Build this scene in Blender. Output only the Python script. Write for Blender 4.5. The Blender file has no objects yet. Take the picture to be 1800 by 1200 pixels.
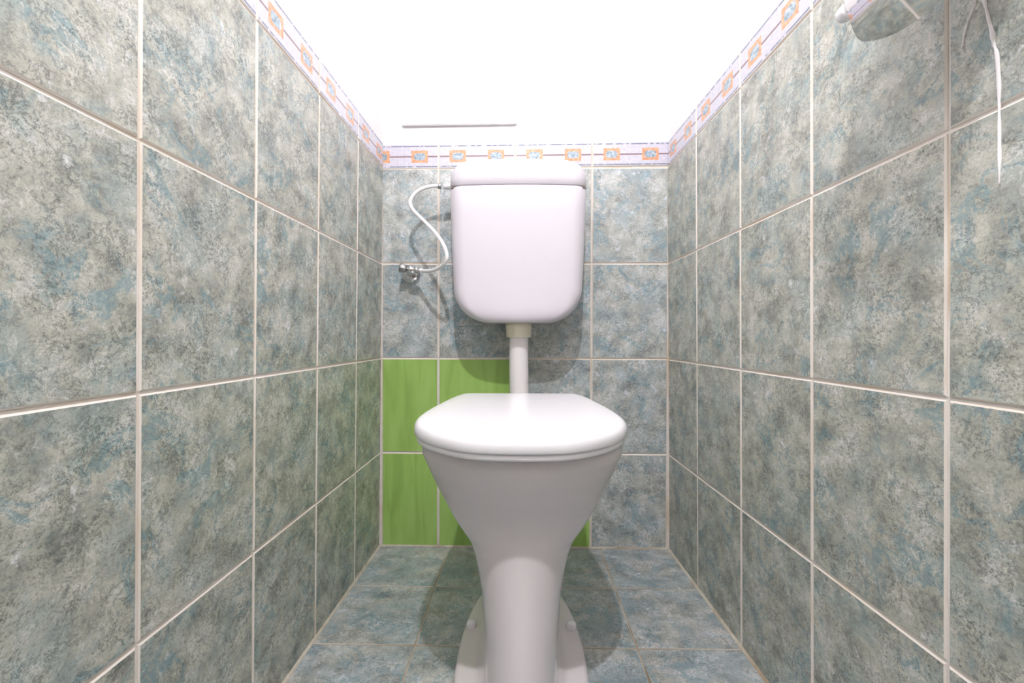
import bpy, bmesh, math, random
from mathutils import Vector, Matrix
random.seed(7)
S = bpy.context.scene
COL = S.collection

# ------------------------------------------------------------------ camera (solved from the tile grid)
FPX = 837.1
CAM = Vector((0.0, -1.2445, 0.5527))
PITCH, YAW, ROLL = -0.0098, 0.0185, 0.0027
def rows():
    c, s = math.cos(YAW), math.sin(YAW); Y = Matrix(((c, s, 0), (-s, c, 0), (0, 0, 1)))
    c, s = math.cos(PITCH), math.sin(PITCH); P = Matrix(((1, 0, 0), (0, c, s), (0, -s, c)))
    c, s = math.cos(ROLL), math.sin(ROLL); R = Matrix(((c, 0, s), (0, 1, 0), (-s, 0, c)))
    return R @ P @ Y
RM = rows()
right, fwd, up = RM[0], RM[1], RM[2]
cam_d = bpy.data.cameras.new('camera'); cam = bpy.data.objects.new('camera', cam_d); COL.objects.link(cam)
cam.matrix_world = Matrix(((right[0], up[0], -fwd[0], CAM[0]), (right[1], up[1], -fwd[1], CAM[1]),
                           (right[2], up[2], -fwd[2], CAM[2]), (0, 0, 0, 1)))
cam_d.sensor_width = 36; cam_d.lens = 36 * FPX / 1800; cam_d.clip_start = 0.01
S.camera = cam
def at(px, py, y):
    """photo pixel -> world point on the plane of given world y"""
    d = right * ((px - 900) / FPX) + fwd + up * ((600 - py) / FPX)
    t = (y - CAM.y) / d.y
    return CAM + d * t
def at_right(px, py, h=0.0):
    d = right * ((px - 900) / FPX) + fwd + up * ((600 - py) / FPX)
    lo, hi = 0.05, 2.0
    for _ in range(60):
        m = (lo + hi) / 2; p = CAM + d * m
        if p.x < m_right(-p.y, p.z, h).x: lo = m
        else: hi = m
    return CAM + d * lo

# ------------------------------------------------------------------ helpers
def srgb(r, g, b):
    f = lambda c: c / 12.92 if c <= .04045 else ((c + .055) / 1.055) ** 2.4
    return (f(r / 255), f(g / 255), f(b / 255), 1)
def tag(o, label, cat, group=None):
    o['label'] = label; o['category'] = cat
    if group: o['group'] = group
    return o
def link(name, bm, mats, parent=None, smooth=True):
    bmesh.ops.recalc_face_normals(bm, faces=bm.faces)
    me = bpy.data.meshes.new(name); bm.to_mesh(me); bm.free()
    for m in (mats if isinstance(mats, (list, tuple)) else [mats]): me.materials.append(m)
    o = bpy.data.objects.new(name, me); COL.objects.link(o)
    if smooth:
        for p in me.polygons: p.use_smooth = True
    if parent:
        o.parent = parent; o.matrix_parent_inverse = parent.matrix_basis.inverted()
    return o
def thing(name, loc, label, cat, group=None):
    o = bpy.data.objects.new(name, None); COL.objects.link(o); o.location = loc; o.empty_display_size = .05
    return tag(o, label, cat, group)
def loft(bm, rings, cap0=True, cap1=True):
    vs = [[bm.verts.new(p) for p in r] for r in rings]
    n = len(rings[0])
    for a, b in zip(vs, vs[1:]):
        for i in range(n): bm.faces.new((a[i], a[(i + 1) % n], b[(i + 1) % n], b[i]))
    if cap0: bm.faces.new(vs[0][::-1])
    if cap1: bm.faces.new(vs[-1])
    return vs
def box(bm, x0, x1, y0, y1, z0, z1, mi=0):
    v = [bm.verts.new((x, y, z)) for x in (x0, x1) for y in (y0, y1) for z in (z0, z1)]
    for f in ((0, 1, 3, 2), (4, 6, 7, 5), (0, 4, 5, 1), (2, 3, 7, 6), (0, 2, 6, 4), (1, 5, 7, 3)):
        bm.faces.new([v[i] for i in f]).material_index = mi
def frame_of(t):
    t = t.normalized(); a = Vector((0, 0, 1)) if abs(t.z) < .9 else Vector((1, 0, 0))
    u = t.cross(a).normalized(); return u, t.cross(u).normalized()
def lathe(bm, origin, axis, prof, n=32):
    """prof: list of (distance along axis, radius)"""
    u, w = frame_of(Vector(axis)); ax = Vector(axis).normalized(); o = Vector(origin)
    loft(bm, [[o + ax * s + (u * math.cos(2 * math.pi * i / n) + w * math.sin(2 * math.pi * i / n)) * max(r, 1e-5)
               for i in range(n)] for s, r in prof])
def catmull(pts, k=8, closed=False):
    out = []; n = len(pts)
    for i in range(n if closed else n - 1):
        g = lambda j: pts[j % n] if closed else pts[min(max(j, 0), n - 1)]
        a, b, c, d = g(i - 1), g(i), g(i + 1), g(i + 2)
        for q in range(k):
            t = q / k
            out.append(0.5 * ((2 * b) + (c - a) * t + (2 * a - 5 * b + 4 * c - d) * t * t + (3 * b - a - 3 * c + d) * t ** 3))
    if not closed: out.append(pts[-1].copy())
    return out
def tube(bm, pts, r, n=16):
    rad = r if callable(r) else (lambda f: r)
    u = None; rings = []
    for i, p in enumerate(pts):
        t = (pts[min(i + 1, len(pts) - 1)] - pts[max(i - 1, 0)]).normalized()
        if u is None: u, _ = frame_of(t)
        u = (u - t * u.dot(t)).normalized(); w = t.cross(u)
        rr = rad(i / (len(pts) - 1))
        rings.append([p + (u * math.cos(2 * math.pi * j / n) + w * math.sin(2 * math.pi * j / n)) * rr for j in range(n)])
    loft(bm, rings)

# ------------------------------------------------------------------ materials
class NT:
    def __init__(s, name):
        s.m = bpy.data.materials.new(name); s.m.use_nodes = True; s.t = s.m.node_tree
        s.b = s.t.nodes['Principled BSDF']
    def n(s, kind, **kw):
        x = s.t.nodes.new(kind)
        for k, v in kw.items():
            if k in x.inputs: x.inputs[k].default_value = v
            else: setattr(x, k, v)
        return x
    def l(s, a, b): s.t.links.new(a, b)
    def noise(s, vec, scale, detail=4, rough=.55, dist=0.0):
        x = s.n('ShaderNodeTexNoise'); x.inputs['Scale'].default_value = scale; x.inputs['Detail'].default_value = detail
        x.inputs['Roughness'].default_value = rough; x.inputs['Distortion'].default_value = dist
        if vec is not None: s.l(vec, x.inputs['Vector'])
        return x.outputs['Fac']
    def math(s, op, a, b=None, c=None):
        x = s.n('ShaderNodeMath', operation=op)
        for i, v in enumerate((a, b, c)):
            if v is None: continue
            if isinstance(v, (int, float)): x.inputs[i].default_value = v
            else: s.l(v, x.inputs[i])
        return x.outputs[0]
    def ramp(s, fac, stops, interp='LINEAR'):
        x = s.n('ShaderNodeValToRGB'); r = x.color_ramp; r.interpolation = interp
        while len(r.elements) < len(stops): r.elements.new(.5)
        for e, (p, c) in zip(r.elements, stops):
            e.position = p; e.color = c if isinstance(c, tuple) else (c, c, c, 1)
        s.l(fac, x.inputs[0]); return x.outputs[0]
    def mix(s, fac, a, b, blend='MIX'):
        x = s.n('ShaderNodeMix', data_type='RGBA', blend_type=blend)
        for v, i in ((fac, 0), (a, 6), (b, 7)):
            if isinstance(v, (int, float)): x.inputs[i].default_value = v
            elif isinstance(v, tuple): x.inputs[i].default_value = v
            else: s.l(v, x.inputs[i])
        return x.outputs[2]
    def uv(s, name):
        return s.n('ShaderNodeUVMap', uv_map=name).outputs[0]
    def bump(s, h, strength, dist):
        x = s.n('ShaderNodeBump'); x.inputs['Strength'].default_value = strength; x.inputs['Distance'].default_value = dist
        s.l(h, x.inputs['Height']); s.l(x.outputs[0], s.b.inputs['Normal'])
    def set(s, **kw):
        for k, v in kw.items():
            i = s.b.inputs[k]
            if hasattr(v, 'node'): s.l(v, i)
            else: i.default_value = v
        return s.m

def stone_tile(name, gain=1.0, blue=0.0, rough=.24, tint=(1, 1, 1, 1)):
    t = NT(name); uv = t.uv('tile')
    a = t.noise(uv, 20, 12, .74, .25)
    base = t.ramp(a, [(.30, srgb(112, 116, 114)), (.42, srgb(156, 159, 151)), (.52, srgb(182, 184, 173)), (.62, srgb(193, 195, 189)), (.76, srgb(222, 224, 226))])
    # blue-grey clouds with ragged borders
    c1 = t.ramp(t.noise(uv, 11, 10, .72, .4), [(.50 - .06 * blue, 0.0), (.58 - .06 * blue, 1.0)])
    base = t.mix(t.math('MULTIPLY', c1, .42 + .2 * blue), base, srgb(146, 165, 169))
    c2 = t.ramp(t.noise(uv, 14, 8, .66, .2), [(.50, 0.0), (.64, 1.0)])
    base = t.mix(t.math('MULTIPLY', c2, .45), base, srgb(184, 182, 170))
    # milky white patches
    w = t.ramp(t.noise(uv, 30, 12, .8, .25), [(.57, 0.0), (.65, 1.0)])
    base = t.mix(t.math('MULTIPLY', w, .80), base, srgb(224, 226, 232))
    # smoky dark patches built of fine specks
    sp = t.ramp(t.noise(uv, 210, 6, .8), [(.38, 1.0), (.50, 0.0)])
    spm = t.ramp(t.noise(uv, 18, 8, .74, .4), [(.40, 1.0), (.56, .12)])
    base = t.mix(t.math('MULTIPLY', t.math('MULTIPLY', sp, spm), .82), base, srgb(92, 99, 98))
    # teal veins (ridge of a noise) broken up
    r = t.math('ABSOLUTE', t.math('SUBTRACT', t.noise(uv, 13, 9, .66, .7), .5))
    brk = t.ramp(t.noise(uv, 12, 3, .5), [(.44, 0.0), (.56, 1.0)])
    v = t.math('MULTIPLY', t.ramp(r, [(.0, 1.0), (.014, .8), (.034, 0.0)]), brk)
    base = t.mix(t.math('MULTIPLY', v, .65), base, srgb(112, 148, 158))
    # fine crackle: thin dark and light threads
    r2 = t.math('ABSOLUTE', t.math('SUBTRACT', t.noise(uv, 60, 9, .76, .5), .5))
    k = t.math('MULTIPLY', t.ramp(r2, [(.0, 1.0), (.014, .5), (.03, 0.0)]), t.ramp(t.noise(uv, 25, 4), [(.42, .1), (.58, 1.0)]))
    base = t.mix(t.math('MULTIPLY', k, .82), base, srgb(78, 86, 87))
    r3 = t.math('ABSOLUTE', t.math('SUBTRACT', t.noise(uv, 62, 8, .7, .5), .47))
    k3 = t.math('MULTIPLY', t.ramp(r3, [(.0, 1.0), (.010, .7), (.022, 0.0)]), t.ramp(t.noise(uv, 20, 3), [(.45, 0.0), (.58, 1.0)]))
    base = t.mix(t.math('MULTIPLY', k3, .6), base, srgb(230, 231, 226))
    gr = t.ramp(t.noise(uv, 420, 5, .8), [(.3, .86), (.5, 1.0), (.7, 1.10)])
    base = t.mix(1.0, base, gr, 'MULTIPLY')
    base = t.mix(1.0, base, (gain * tint[0], gain * tint[1], gain * tint[2], 1), 'MULTIPLY')
    h = t.math('ADD', t.math('MULTIPLY', k, -.5), t.math('ADD', t.math('MULTIPLY', v, -.6), t.math('MULTIPLY', t.noise(uv, 80, 8, .75, .4), 1.8)))
    t.bump(h, .32, .0012)
    return t.set(**{'Base Color': base, 'Roughness': rough, 'Specular IOR Level': .5})

M = {}
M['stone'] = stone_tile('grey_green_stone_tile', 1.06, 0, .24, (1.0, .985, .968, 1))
M['stone_back'] = stone_tile('stone_tile_cool_light_tint', 1.17, .3, .24, (.975, .985, 1.06, 1))  # side-wall tile again; the back wall's cooler, brighter light worked into the colour
M['stone_floor'] = stone_tile('blue_grey_floor_tile', 1.08, .8, .28, (1.0, .985, 1.05, 1))
t = NT('green_tile'); uv = t.uv('tile')
mp = t.n('ShaderNodeMapping'); mp.inputs['Scale'].default_value = (34, 4.5, 1); mp.inputs['Rotation'].default_value = (0, 0, .06); t.l(uv, mp.inputs[0])
st = t.noise(mp.outputs[0], 1.0, 3, .5, .8)
g = t.ramp(st, [(.3, srgb(146, 182, 96)), (.5, srgb(160, 197, 106)), (.7, srgb(168, 204, 116))])
M['green'] = t.set(**{'Base Color': g, 'Roughness': .22})
def grout(name, c0, c1, stain):
    t = NT(name); tc = t.n('ShaderNodeTexCoord').outputs['Object']
    base = t.mix(t.ramp(t.noise(tc, 60, 5, .7), [(.35, 0.0), (.65, 1.0)]), c0, c1)
    base = t.mix(t.math('MULTIPLY', t.ramp(t.noise(tc, 5.5, 4, .6), [(.48, 0.0), (.68, 1.0)]), .8), base, stain)
    t.bump(t.noise(tc, 400, 3), .3, .0006)
    return t.set(**{'Base Color': base, 'Roughness': .8, 'Specular IOR Level': .2})
M['grout'] = grout('cream_grout', srgb(220, 214, 208), srgb(230, 226, 222), srgb(206, 186, 158))
M['floor_grout'] = grout('stained_floor_grout', srgb(190, 180, 164), srgb(208, 202, 190), srgb(152, 130, 102))
t = NT('glazed_tile_edge'); tc = t.n('ShaderNodeTexCoord').outputs['Object']
e = t.mix(t.math('MULTIPLY', t.ramp(t.noise(tc, 7, 4, .6), [(.5, 0.0), (.72, 1.0)]), .7), srgb(224, 217, 209), srgb(204, 184, 158))
M['edge'] = t.set(**{'Base Color': e, 'Roughness': .45})
def flat(name, c, rough=.5, metal=0.0, var=.03, scale=30, coat=0.0):
    t = NT(name); tc = t.n('ShaderNodeTexCoord').outputs['Object']
    d = tuple(max(0, x * (1 - var * 2)) for x in c[:3]) + (1,)
    base = t.mix(t.noise(tc, scale, 3), d, c)
    m = t.set(**{'Base Color': base, 'Roughness': rough, 'Metallic': metal, 'Coat Weight': coat}); return m
M['plaster'] = flat('white_wall_paint', srgb(232, 231, 231), .85)
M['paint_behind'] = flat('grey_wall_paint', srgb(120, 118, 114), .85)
M['ceramic'] = flat('white_sanitary_ceramic', srgb(222, 215, 218), .16, var=.01, coat=.3)
M['plastic'] = flat('white_glossy_plastic', srgb(246, 244, 249), .2, var=.01)
M['cistern'] = flat('white_cistern_plastic', srgb(219, 214, 222), .32, var=.01)
M['collar'] = flat('yellowed_white_plastic', srgb(238, 230, 208), .35, var=.02)
M['pipe'] = flat('white_pipe_plastic', srgb(238, 234, 236), .3, var=.01)
M['hose'] = flat('white_hose_rubber', srgb(240, 238, 240), .35, var=.02)
M['chrome'] = flat('chrome', (.80, .80, .82, 1), .09, 1.0, .02)
M['sheet'] = flat('polished_chrome_sheet', (.90, .90, .90, 1), .03, 1.0, .01)
M['dull'] = flat('dull_grey_metal', (.46, .46, .46, 1), .42, 1.0, .05)
M['seam'] = flat('dark_seam', srgb(120, 110, 104), .8)
M['wood'] = flat('brown_door_paint', srgb(112, 92, 74), .5)
M['drip'] = flat('dried_white_filler', srgb(246, 242, 244), .6, var=.03, scale=80)
# border tile
HB = .0665
t = NT('border_tile'); uv = t.uv('local'); sx = t.n('ShaderNodeSeparateXYZ'); t.l(uv, sx.inputs[0]); tuv = t.uv('tile')
u, v = sx.outputs[0], sx.outputs[1]
du = t.math('ABSOLUTE', t.math('SUBTRACT', t.math('FLOORED_MODULO', u, .1), .05))
dv = t.math('ABSOLUTE', t.math('SUBTRACT', v, HB * .5 - .001))
lt = lambda a, b: t.math('LESS_THAN', a, b)
sq = t.math('MULTIPLY', lt(du, .0215), lt(dv, .0158))
inn = lt(t.math('ADD', t.math('POWER', t.math('DIVIDE', du, .0150), 4), t.math('POWER', t.math('DIVIDE', dv, .0092), 2)), 1.0)
mid = lt(dv, .0019)
nd = t.noise(tuv, 160, 4, .6)
dash = t.ramp(t.noise(tuv, 90, 2, .5), [(.38, 0.0), (.48, 1.0)])
edge = t.math('MULTIPLY', t.math('ADD', lt(t.math('ABSOLUTE', t.math('SUBTRACT', v, .0062)), .0013),
                                 lt(t.math('ABSOLUTE', t.math('SUBTRACT', v, HB - .0075)), .0013)), dash)
base = t.mix(t.ramp(nd, [(.3, 0.0), (.62, 1.0)]), srgb(188, 188, 202), srgb(210, 207, 220))
base = t.mix(edge, base, srgb(108, 118, 138))
base = t.mix(mid, base, srgb(140, 116, 120))
base = t.mix(sq, base, t.ramp(nd, [(.35, srgb(204, 136, 98)), (.6, srgb(224, 176, 140))]))
base = t.mix(inn, base, t.ramp(t.noise(tuv, 130, 5, .75), [(.38, srgb(118, 134, 142)), (.5, srgb(154, 174, 190)), (.62, srgb(206, 212, 222))]))
M['border'] = t.set(**{'Base Color': base, 'Roughness': .22})

# ------------------------------------------------------------------ the tiled walls
RH = .2481; NROW = 4; ZB0 = RH * NROW; ZB1 = ZB0 + HB
CEIL = 2.25; LEN = 1.95
XL, SL, XR, SR, LNL, LNR = -.3664, .011, .3829, -.0184, .0097, -.0099
lean = lambda z: min(z, 1.1) - .5
def m_left(tt, z, h): return Vector((XL - SL * tt + LNL * lean(z) + h, -tt, z))
def m_right(tt, z, h): return Vector((XR - SR * tt + LNR * lean(z) - h, -tt, z))
def m_back(x, z, h): return Vector((x, -h, z))
def m_floor(x, tt, h): return Vector((x, -tt, h))
GAP, BEV, DEEP = .0016, .0017, .0024
class Tiler:
    def __init__(s, name, mp, mats):
        s.bm = bmesh.new(); s.uvt = s.bm.loops.layers.uv.new('tile'); s.uvl = s.bm.loops.layers.uv.new('local')
        s.mp, s.mats, s.name = mp, mats, name
    def quad(s, pts, mi, off=(0, 0), o=(0, 0)):
        vs = [s.bm.verts.new(s.mp(*p)) for p in pts]
        f = s.bm.faces.new(vs); f.material_index = mi
        for lp, p in zip(f.loops, pts):
            lp[s.uvt].uv = (p[0] + off[0], p[1] + off[1]); lp[s.uvl].uv = (p[0] - o[0], p[1] - o[1])
    def tile(s, u0, u1, v0, v1, mi, emi, o=None, GAP=GAP, BEV=BEV):
        off = (random.uniform(0, 40), random.uniform(0, 40))
        jit = random.uniform(-.0002, .0002)
        a = (u0 + GAP, u1 - GAP, v0 + GAP, v1 - GAP); b = (a[0] + BEV, a[1] - BEV, a[2] + BEV, a[3] - BEV)
        B = lambda r, h: [(r[0], r[2], h), (r[1], r[2], h), (r[1], r[3], h), (r[0], r[3], h)]
        lo, mi_, hi = B(a, -DEEP - .001), B(a, -BEV * .75 + jit), B(b, jit)
        o = o or (u0, v0)
        s.quad(hi, mi, off, o)
        for i in range(4):
            j = (i + 1) % 4
            s.quad([mi_[i], mi_[j], hi[j], hi[i]], emi, off, o)
            s.quad([lo[i], lo[j], mi_[j], mi_[i]], emi, off, o)
    def slab(s, u0, u1, v0, v1, h0, h1, mi, nu=1, nv=1):
        for i in range(nu):
            for j in range(nv):
                a, b = u0 + (u1 - u0) * i / nu, u0 + (u1 - u0) * (i + 1) / nu
                c, d = v0 + (v1 - v0) * j / nv, v0 + (v1 - v0) * (j + 1) / nv
                s.quad([(a, c, h1), (b, c, h1), (b, d, h1), (a, d, h1)], mi)
        s.quad([(u0, v0, h0), (u0, v1, h0), (u1, v1, h0), (u1, v0, h0)], mi)
        for (p, q) in (((u0, v0), (u1, v0)), ((u1, v0), (u1, v1)), ((u1, v1), (u0, v1)), ((u0, v1), (u0, v0))):
            s.quad([(*p, h0), (*q, h0), (*q, h1), (*p, h1)], mi)
    def done(s):
        bmesh.ops.remove_doubles(s.bm, verts=s.bm.verts, dist=1e-6)
        o = link(s.name, s.bm, s.mats, smooth=False); o['kind'] = 'structure'; return o
WM = [M['stone'], M['edge'], M['grout'], M['border'], M['plaster'], M['green']]
WB = [M['stone_back']] + WM[1:]
def side(name, mp, first):
    T = Tiler(name, mp, WM)
    cols = [0, first] + [first + .2 * k for k in range(1, 10)]
    cols = [c for c in cols if c < LEN] + [LEN]
    for a, b in zip(cols, cols[1:]):
        for r in range(NROW): T.tile(a, b, RH * r, RH * (r + 1), 0, 1)
        T.tile(a, b, ZB0, ZB1, 3, 1, o=((b - .2) if a == 0 else a, ZB0))
    T.slab(-.04, LEN + .05, -.03, ZB1 - .001, -.06, -DEEP, 2)
    T.slab(-.04, LEN + .05, ZB1 - .001, CEIL + .03, -.06, -.0035, 4, 1, 1)
    return T.done()
wl = side('wall_left', m_left, .1842)
wr = side('wall_right', m_right, .1935)
TB = Tiler('wall_back', lambda x, z, h: Vector((x, -h, z + (.006 * (x - .0) / .75 if z > ZB0 - 1e-4 and z < 1.1 else 0))), WB)
cx = [XL + .001, -.2159, -.0159, .1841, XR - .001]
for i in range(4):
    for r in range(NROW):
        gr = (i < 2 and r < 2) or (i == 2 and r == 0)
        TB.tile(cx[i], cx[i + 1], RH * r, RH * (r + 1), 5 if gr else 0, 1)
    TB.tile(cx[i], cx[i + 1], ZB0, ZB1, 3, 1, o=(cx[i + 1] - .2 if i == 0 else cx[i], ZB0))
TB.slab(XL - .06, XR + .06, -.03, ZB1 - .001, -.06, -DEEP, 2)
TB.slab(XL - .06, XR + .06, ZB1 - .001, CEIL + .03, -.06, -.0035, 4)
TB.done()
# floor
TF = Tiler('floor', m_floor, [M['stone_floor'], M['edge'], M['floor_grout']])
fx = [-.42, -.188, .009, .2085, .45]
fxs = fx[:]
for i in range(4):
    for k in range(10):
        TF.tile(fx[i], fx[i + 1], .2 * k, .2 * (k + 1), 0, 2, None, .0010, .0010)
TF.slab(-.44, .48, -.05, 2.02, -.06, -DEEP, 2)
def bead(p0, p1, d):
    # brownish grout fillet in the corner between floor and wall
    (x0, t0), (x1, t1) = p0, p1
    TF.quad([(x0, t0, .0045), (x1, t1, .0045), (x1 + d[0] * .7, t1 + d[1] * .7, .0006), (x0 + d[0] * .7, t0 + d[1] * .7, .0006)], 2)
    TF.quad([(x0, t0, -.004), (x1, t1, -.004), (x1, t1, .0045), (x0, t0, .0045)], 2)
    TF.quad([(x0, t0, -.004), (x1, t1, -.004), (x1 + d[0] * .7, t1 + d[1] * .7, .0006), (x0 + d[0] * .7, t0 + d[1] * .7, .0006)], 2)
bead((XL - LNL * .5, 0), (XL - SL * LEN - LNL * .5, LEN), (.006, 0))
bead((XR - LNR * .5, 0), (XR - SR * LEN - LNR * .5, LEN), (-.006, 0))
bead((XL, .0002), (XR, .0002), (0, .004))
TF.done()
# ceiling, wall behind the camera, door
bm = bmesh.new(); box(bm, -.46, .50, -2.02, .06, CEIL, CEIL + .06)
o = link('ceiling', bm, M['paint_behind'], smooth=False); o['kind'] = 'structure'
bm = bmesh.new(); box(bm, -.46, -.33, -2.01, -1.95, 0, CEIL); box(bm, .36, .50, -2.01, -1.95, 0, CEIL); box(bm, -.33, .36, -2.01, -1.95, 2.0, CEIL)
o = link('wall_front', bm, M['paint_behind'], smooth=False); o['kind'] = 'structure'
bm = bmesh.new(); box(bm, -.33, .36, -1.99, -1.955, .005, 2.0)
for z0, z1 in ((.15, .85), (1.0, 1.85)): box(bm, -.22, .25, -1.957, -1.948, z0, z1)
d = link('door_1', bm, M['wood'], smooth=False); d['kind'] = 'structure'
bm = bmesh.new(); lathe(bm, (.28, -1.956, 1.0), (0, 1, 0), [(0, .022), (.006, .02), (.01, .009), (.04, .009), (.042, .011), (.05, .011)], 20)
tube(bm, [Vector((.28, -1.911, 1.0)), Vector((.22, -1.908, 1.0)), Vector((.17, -1.91, .998))], .008, 10)
link('door_handle', bm, M['chrome'], d)

# dried filler runs on the right wall
def run(pts, w):
    P = catmull([at_right(x, y, .0002) for x, y in pts], 5)
    bm = bmesh.new(); rings = []
    for i, p in enumerate(P):
        f = i / (len(P) - 1); t_ = (P[min(i + 1, len(P) - 1)] - P[max(i - 1, 0)]).normalized()
        nrm = Vector((-1, 0, 0)); s_ = t_.cross(nrm).normalized()
        hw = w * (.75 + .22 * math.sin(f * 23) + .15 * math.sin(f * 57 + 1)) * (1 if f < .85 else max(.15, (1 - f) / .15))
        rings.append([p + s_ * hw * c + nrm * h for c, h in ((-1, -.0005), (-.7, .0007), (0, .0012), (.7, .0007), (1, -.0005))])
    loft(bm, rings)
    return link('filler_drip', bm, M['drip'], wr)
run([(1719, -45), (1729, -5), (1737, 28), (1745, 62), (1747, 78), (1752, 95), (1756, 150), (1757, 220), (1757, 280), (1758, 326)], .0023)
run([(1722, -40), (1715, 2), (1706, 28), (1698, 50), (1694, 72), (1692, 86)], .0016)

# ------------------------------------------------------------------ toilet
OX = .0018
def D(d): return d + CAM.y            # distance from the lens -> world y
def egg(z, df, dw, db, hw, n=64, nb=2.4, nf=2.0, cxx=OX):
    out = []
    for i in range(n):
        a = 2 * math.pi * i / n; c, s = math.cos(a), math.sin(a)
        e = nb if s > 0 else nf
        x = hw * math.copysign(abs(c) ** (2 / e), c)
        y = D(dw) + (db - dw if s > 0 else dw - df) * math.copysign(abs(s) ** (2 / e), s)
        out.append(Vector((cxx + x, y, z)))
    return out
toilet = thing('toilet', (OX, D(.8), 0), 'white ceramic floor-standing toilet with closed lid and waisted pedestal', 'toilet')
prof = [(.403, .582, .70, 1.02, .140), (.400, .576, .70, 1.025, .1455), (.388, .576, .70, 1.025, .1455), (.365, .586, .70, 1.025, .1355), (.338, .602, .70, 1.025, .1240),
        (.320, .614, .70, 1.02, .1155), (.305, .6225, .70, 1.02, .1075), (.292, .6275, .70, 1.01, .1005), (.278, .630, .70, 1.0, .0915), (.258, .6295, .70, 1.0, .0765), (.238, .627, .70, .99, .0690), (.212, .623, .70, .985, .0632), (.184, .618, .70, .98, .0588),
        (.128, .608, .70, .98, .0545), (.08, .600, .70, .98, .0535), (.0, .588, .70, .98, .0535)]
bm = bmesh.new(); loft(bm, [egg(*p, nf=2.0 - .22 * min(1, max(0, (.37 - p[0]) / .15)) + .17 * min(1, max(0, (.15 - p[0]) / .12))) for p in prof])
me_p = link('ceramic_pan', bm, M['ceramic'], toilet)
bmf = bmesh.new()
fl = [(.0, .580, .80, 1.075, .108), (.016, .580, .80, 1.075, .108), (.022, .584, .80, 1.070, .104), (.024, .612, .80, 1.06, .096), (.028, .62, .80, 1.0, .072), (.04, .625, .80, .99, .058)]
loft(bmf, [egg(*p, nb=2.1, nf=2.4, cxx=.002) for p in fl])
# spigot at the back where the flush pipe enters, and the outlet bend to the wall
lathe(bmf, (OX, D(.98), .345), (0, 1, 0), [(0, .05), (.05, .042), (.062, .040), (.066, .036)], 32)
lathe(bmf, (OX, D(.90), .16), (0, 1, 0), [(0, .058), (.10, .058), (.27, .056), (.30, .056)], 32)
bmf.verts.ensure_lookup_table(); tmp = bpy.data.meshes.new('tmp'); bmf.to_mesh(tmp); bmf.free()
b2 = bmesh.new(); b2.from_mesh(me_p.data); b2.from_mesh(tmp); bmesh.ops.recalc_face_normals(b2, faces=b2.faces); b2.to_mesh(me_p.data); b2.free()
bpy.data.meshes.remove(tmp)
rm = me_p.modifiers.new('remesh', 'REMESH'); rm.mode = 'VOXEL'; rm.voxel_size = .0026; rm.use_smooth_shade = True
sm = me_p.modifiers.new('smooth', 'SMOOTH'); sm.factor = .5; sm.iterations = 10

half = [(.0, .558), (.03, .5595), (.06, .566), (.088, .582), (.117, .609), (.1395, .643), (.1525, .682), (.1565, .725), (.155, .778), (.150, .835), (.139, .930), (.128, .985), (.119, 1.003), (.1, 1.0075), (.05, 1.0085), (.0, 1.009)]
cl = [Vector((x, y, 0)) for x, y in half] + [Vector((-x, y, 0)) for x, y in half[-2:0:-1]]
OUT = catmull(cl, 6, True)
def offs(ins, z, sl=0.0):
    n = len(OUT); r = []
    for i, p in enumerate(OUT):
        tg = (OUT[(i + 1) % n] - OUT[i - 1]).normalized(); nr = Vector((tg.y, -tg.x, 0))
        q = p - nr * ins
        r.append(Vector((-.0005 + q.x, D(q.y), z)))
    return r
def shrink(ring, f, z):
    c = sum(ring, Vector()) / len(ring)
    return [Vector((c.x + (p.x - c.x) * f, c.y + (p.y - c.y) * f, z)) for p in ring]
bm = bmesh.new()
rg = [offs(.004, .4130), offs(.0012, .4136), offs(.0, .4155), offs(.0, .4230), offs(.0008, .4268), offs(.003, .4305), offs(.0065, .4331), offs(.012, .4346)]
rg += [shrink(rg[-1], f, z) for f, z in ((.9, .4354), (.7, .4363), (.4, .4369), (.1, .4371))]
loft(bm, rg); link('seat_lid', bm, M['plastic'], toilet)
bm = bmesh.new()
so = [offs(.0055, .4045), offs(.0035, .4055), offs(.003, .4105), offs(.0045, .4124)]
inner = [shrink(offs(.05, 0), .93, .4124), shrink(offs(.052, 0), .93, .4045)]
vs = loft(bm, so + inner, False, False)
for i in range(len(OUT)): bm.faces.new((vs[-1][i], vs[-1][(i + 1) % len(OUT)], vs[0][(i + 1) % len(OUT)], vs[0][i]))
link('toilet_seat', bm, M['plastic'], toilet)
for sx in (-1, 1):
    bm = bmesh.new(); lathe(bm, (OX + sx * .075, D(.985), .4010), (0, 0, 1), [(0, .012), (.003, .012), (.0035, .009), (.012, .009)], 20)
    link('hinge', bm, M['plastic'], toilet)
for px, py in ((829, 1104), (1004, 1107)):
    p = at(px, py, D(.862)); 
    bm = bmesh.new(); lathe(bm, (p.x, p.y, .0205), (0, 0, 1), [(0, .0098), (.008, .0092), (.012, .0088), (.0142, .007), (.015, .003), (.0151, 0)], 24)
    link('bolt_cap', bm, M['plastic'], toilet)

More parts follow.
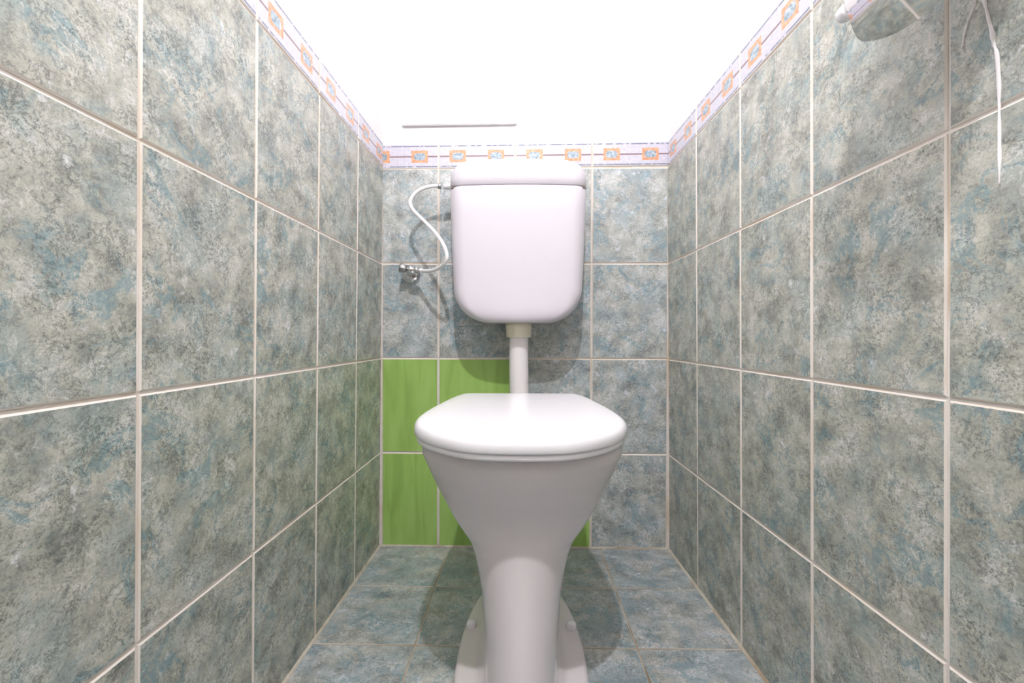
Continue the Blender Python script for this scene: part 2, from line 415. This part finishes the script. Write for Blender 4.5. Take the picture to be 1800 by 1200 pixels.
# ------------------------------------------------------------------ cistern
CXC = -.0075
def plan(z, hw, yf, yb=-.004, rc=.032, sag=.010, n=12):
    """rounded-rectangle plan with a softly bowed front"""
    pts = [Vector((CXC + hw, yb, z)), ]
    rc = min(rc, hw * .9, (yb - yf) * .8)
    for i in range(n + 1):
        a = math.pi / 2 * i / n
        pts.append(Vector((CXC + hw - rc + rc * math.cos(a), yf + rc - rc * math.sin(a), z)))
    for i in range(1, 16): pts.append(Vector((CXC + (hw - rc) * (1 - 2 * i / 16), yf, z)))
    for i in range(n + 1):
        a = math.pi / 2 * (1 - i / n)
        pts.append(Vector((CXC - hw + rc - rc * math.cos(a), yf + rc - rc * math.sin(a), z)))
    pts.append(Vector((CXC - hw, yb, z)))
    for p in pts:
        if p.y < yb - .02: p.y += sag * ((p.x - CXC) / hw) ** 2
    return pts
cist = thing('cistern', (CXC, -.07, .5865), 'white plastic cistern hung on the back wall above the toilet', 'cistern')
Z0, ZT, ZL = .5860, .8965, .9610
bm = bmesh.new(); rings = []
RB = .085
for i in range(17):
    f = i / 16; a = math.pi / 2 * f; z = Z0 + RB * (1 - math.cos(a))
    w = .151 - RB + RB * math.sin(a) ** .95
    e = min(1, (z - Z0) / .032); dep = .016 * (1 - math.sqrt(max(0, 1 - (1 - e) ** 2)))
    rings.append(plan(z, w, -.163 + dep, rc=.02 + .012 * f))
for f in (.25, .5, .75, .97, 1.0):
    z = Z0 + RB + (ZT - Z0 - RB) * f
    rings.append(plan(z, .151 + .008 * f ** .8 - (.0015 if f == 1 else 0), -.163 - .003 * f + (.0015 if f == 1 else 0)))
loft(bm, rings); link('tank_body', bm, M['cistern'], cist)
bm = bmesh.new(); box(bm, CXC - .153, CXC + .153, -.148, -.006, ZT - .002, ZT + .004); link('seam_gasket', bm, M['seam'], cist, False)
bm = bmesh.new(); rings = [plan(ZT + .0018, .158, -.1645), plan(ZT + .003, .1595, -.166)]
RT = .044; rings.append(plan(ZL - RT, .159, -.1655))
for i in range(1, 15):
    a = math.pi / 2 * i / 14; z = ZL - RT + RT * math.sin(a)
    e = max(0, (z - (ZL - .02)) / .02); dep = .02 * (1 - math.sqrt(max(0, 1 - e * e)))
    rings.append(plan(z, .159 - RT + RT * math.cos(a), -.1655 + dep, rc=.032))
loft(bm, rings); link('tank_lid', bm, M['cistern'], cist)
# inlet stub on the left side
pin = at(792, 327.5, -.075); pf = at(773.5, 328, -.078)
bm = bmesh.new(); ax = Vector((-1, 0, 0))
lathe(bm, (CXC - .155, pin.y, pin.z), ax, [(0, .0085), (pin.x * -1 + CXC - .155 + .004, .0085), (pin.x * -1 + CXC - .155 + .0045, .0075), (pin.x * -1 + CXC - .155 + .016, .0075), (pin.x * -1 + CXC - .155 + .0165, .0065)], 20)
link('inlet_stub', bm, M['plastic'], cist)

# flush pipe
PY_ = -.072
pl = at(912, 568, PY_)
pipe = thing('flush_pipe', (pl.x, PY_, .3), 'white flush pipe running down from the cistern to the toilet', 'pipe')
bm = bmesh.new()
pp = [Vector((pl.x, PY_, .583)), Vector((pl.x, PY_, .55)), Vector((pl.x, PY_, .50)), Vector((pl.x + .001, PY_, .44)), Vector((pl.x + .002, PY_ - .001, .40)), Vector((pl.x + .003, PY_ - .012, .365)), Vector((OX, PY_ - .04, .347)), Vector((OX, PY_ - .08, .345)), Vector((OX, PY_ - .125, .345))]
tube(bm, catmull(pp, 5), .0236, 32); link('pipe_tube', bm, M['pipe'], pipe)
zc0, zc1 = at(912, 593, PY_).z, min(.5862, at(912, 567.5, PY_).z)
bm = bmesh.new(); lathe(bm, (pl.x, PY_, zc0), (0, 0, 1), [(0, .0245), (.0002, .0295), (.002, .0303), (zc1 - zc0 - .012, .0318), (zc1 - zc0 - .0115, .0322), (zc1 - zc0, .0324)], 40)
c = link('pipe_collar', bm, M['collar'], pipe); c['label'] = 'yellowed cream collar at the top of the pipe'

# ------------------------------------------------------------------ angle valve + hose
vc = at(722.5, 482, -.004)
valve = thing('angle_valve', (vc.x, 0, vc.z), 'chrome angle stop valve with round wall plate, left of the cistern', 'valve')
bm = bmesh.new(); lathe(bm, (vc.x, -.0005, vc.z), (0, -1, 0), [(0, .0255), (.002, .0258), (.006, .0235), (.010, .0195), (.0125, .013), (.013, .009)], 40)
link('wall_plate', bm, M['chrome'], valve)
vb = at(724.5, 474, -.052)
bm = bmesh.new(); lathe(bm, (vc.x, -.010, vc.z), (vb.x - vc.x, -.045, vb.z - vc.z), [(0, .0088), (.03, .0088), (.031, .0105), (.048, .0105), (.051, .0085), (.052, 0)], 28)
link('valve_body', bm, M['chrome'], valve)
va = at(719, 473, -.045); hd = at(703, 470.5, -.045)
bm = bmesh.new(); axh = (hd - va)
lathe(bm, va, axh, [(0, .005), (.006, .005)], 16)
L_ = axh.length
u_, w_ = frame_of(axh); axn = axh.normalized(); rings = []
for s_, rr in ((.005, .006), (.0065, .0095), (L_ - .0025, .0120), (L_, .0105)):
    rings.append([va + axn * s_ + (u_ * math.cos(2 * math.pi * i / 36) + w_ * math.sin(2 * math.pi * i / 36)) * rr * (1 + .05 * math.cos(6 * 2 * math.pi * i / 36)) for i in range(36)])
loft(bm, rings); link('valve_handle', bm, M['dull'], valve)
n0 = at(727, 474.5, -.052); n1 = at(738.5, 475, -.056)
bm = bmesh.new(); axo = n1 - n0
lathe(bm, n0, axo, [(0, .0075), (.003, .0075)], 20); lathe(bm, n0 + axo.normalized() * .003, axo, [(0, .0086), (.001, .0094), (.009, .0094), (.010, .0086)], 6); lathe(bm, n0 + axo.normalized() * .012, axo, [(0, .0068), (axo.length - .012, .0064)], 20)
link('outlet_nut', bm, M['chrome'], valve)
hp = [(773, 327.3, -.078), (762, 326.8, -.080), (747.5, 329.5, -.083), (734, 336, -.086), (724.5, 346, -.089), (721, 357, -.093), (727, 370, -.099), (745, 388, -.110), (762.5, 406, -.122), (776, 424, -.135), (784, 441, -.146), (785, 454, -.146), (778, 466, -.132), (764, 474, -.108), (749, 476.3, -.080), (738, 475, -.058)]
hpts = catmull([at(*q) for q in hp], 8)
hose = thing('water_hose', at(773, 327, -.078), 'white flexible hose looping from wall valve up to the cistern', 'hose')
bm = bmesh.new(); tube(bm, hpts, .0045, 16); link('hose_tube', bm, M['hose'], hose)
for k, ln, mm in ((0, 5, 'dull'), (-1, 8, 'hose')):
    a = hpts[0] if k == 0 else hpts[-1]; b = hpts[2] if k == 0 else hpts[-6]
    bm = bmesh.new(); dr = (b - a).normalized()
    if k == 0: lathe(bm, a - dr * .0035, dr, [(0, .006), (.0008, .0068), (.0072, .0068), (.008, .006)], 8); nm = 'crimp_ring'
    else: lathe(bm, a - dr * .001, dr, [(0, .0056), (.010, .0056), (.012, .0049)], 20); nm = 'hose_sleeve'
    f_ = link(nm, bm, M[mm], hose)
    if k == 0: f_['label'] = 'grey metal crimp ring'

# ------------------------------------------------------------------ toilet roll holder on the right wall
Y0 = D(.462); Y1 = D(.325)
xw = m_right(-(Y0 + Y1) / 2, .92, 0).x
holder = thing('toilet_roll_holder', (xw, (Y0 + Y1) / 2, .90), 'chrome toilet roll holder with curved cover flap on the right wall', 'toilet roll holder')
e0, e1, e2, e3 = [at(x, y, D(dd)) for x, y, dd in ((1484, 0, .4622), (1489.5, 25, .462), (1500, 50, .4597), (1512, 72, .4575))]
top = catmull([Vector((xw - .006, 0, 1.000)), Vector((xw - .022, 0, 1.002)), Vector((xw - .048, 0, .990)), Vector((e0.x + .004, 0, .965)), Vector((e0.x - .003, 0, .940))], 6)
low = catmull([Vector((e0.x - .003, 0, .940)), Vector((e0.x - .004, 0, .910))] + [Vector((e.x, 0, e.z)) for e in (e0, e1, e2, e3)] + [Vector((e3.x + .0070, 0, e3.z - .018))], 8)
def low_x(z):
    for a, b in zip(low, low[1:]):
        if a.z >= z >= b.z: return a.x + (b.x - a.x) * (a.z - z) / max(1e-9, a.z - b.z)
    return low[-1].x
bm = bmesh.new(); grid = []; NJ = 40; zm = e3.z - .018
cols_ = []
for j in range(NJ + 1):
    f = j / NJ; yy = lambda z: (Y0 - .003 * min(1, max(0, (e1.z - z) / (e1.z - e3.z)))) * (1 - f) + (Y1 + .003 * min(1, max(0, (e1.z - z) / (e1.z - e3.z)))) * f; tq = abs(2 * f - 1)
    zb = zm + (e3.z - zm) * tq ** 2.2 + .004 * max(0, (tq - .93) / .07) ** 2     # bowed lower edge with rounded corners
    cols_.append([(p.x, yy(p.z), p.z) for p in top[:-1]] + [(low_x(.940 + (zb - .940) * k / 30), yy(.940 + (zb - .940) * k / 30), .940 + (zb - .940) * k / 30) for k in range(31)])
grid = [[bm.verts.new(p) for p in c_] for c_ in cols_]
for a, b in zip(grid, grid[1:]):
    for k in range(len(a) - 1): bm.faces.new((a[k], a[k + 1], b[k + 1], b[k]))
fo = link('cover_flap', bm, M['sheet'], holder)
so_ = fo.modifiers.new('solid', 'SOLIDIFY'); so_.thickness = .0003; so_.offset = 0
es_ = fo.modifiers.new('edges', 'EDGE_SPLIT'); es_.split_angle = math.radians(50)
bm = bmesh.new(); box(bm, xw - .008, xw + .0005, Y1 + .004, Y0 - .004, .905, 1.003); bmesh.ops.bevel(bm, geom=bm.edges[:], offset=.002, segments=2, affect='EDGES')
link('back_plate', bm, M['sheet'], holder)
kc = at(1485, 24.5, Y0 + .009)
bm = bmesh.new(); tube(bm, [Vector((xw - .004, Y1 + .02, .935)), Vector((kc.x + .012, Y1 + .02, .93)), Vector((kc.x, Y1 + .02, kc.z + .004)), Vector((kc.x, Y1 + .024, kc.z)), Vector((kc.x, Y0 - .03, kc.z)), Vector((kc.x, Y0 + .004, kc.z))], .003, 14)
link('roll_arm', bm, M['chrome'], holder)
bm = bmesh.new(); lathe(bm, (kc.x, kc.y - .007, kc.z), (0, 1, 0), [(0, .006), (.0015, .0076), (.008, .0078), (.011, .0066), (.013, .004), (.0136, 0)], 24)
link('end_knob', bm, M['plastic'], holder)['label'] = 'white rounded end knob'

# ------------------------------------------------------------------ white hatch high on the back wall
h0 = at(707, 221, -.003); h1 = at(908, 217.5, -.003)
hw_ = (h1.x - h0.x) / 2; hc = Vector(((h0.x + h1.x) / 2, 0, (h0.z + h1.z) / 2))
hatch = thing('access_hatch', (hc.x, 0, hc.z), 'white square access hatch on white wall above the cistern', 'access hatch')
bm = bmesh.new(); box(bm, -hw_, hw_, -.0065, .003, 0, .30); bmesh.ops.bevel(bm, geom=bm.edges[:], offset=.0015, segments=2, affect='EDGES')
f1 = link('hatch_frame', bm, M['plastic'], None, False)
bm = bmesh.new(); box(bm, -hw_ + .02, hw_ - .02, -.0070, -.005, .02, .28); bmesh.ops.bevel(bm, geom=bm.edges[:], offset=.001, segments=2, affect='EDGES')
f2 = link('hatch_door', bm, M['plastic'], None, False)
for f_ in (f1, f2): f_.parent = hatch
hatch.rotation_euler = (0, -math.atan2(h1.z - h0.z, 2 * hw_), 0)

# ------------------------------------------------------------------ light
ld = bpy.data.lights.new('ceiling_bulb', 'POINT'); ld.energy = 62; ld.shadow_soft_size = .018; ld.color = (.985, .968, 1.0)
lo = bpy.data.objects.new('ceiling_bulb', ld); COL.objects.link(lo); lo.location = (-.004, -1.36, 1.85)
w = bpy.data.worlds.new('world'); S.world = w; w.use_nodes = True
w.node_tree.nodes['Background'].inputs[0].default_value = (.05, .05, .05, 1)
S.view_settings.view_transform = 'Standard'; S.view_settings.look = 'None'; S.view_settings.exposure = 0.0; S.view_settings.gamma = 1
S.view_settings.use_curve_mapping = False
S.cycles.max_bounces = 10; S.cycles.diffuse_bounces = 8
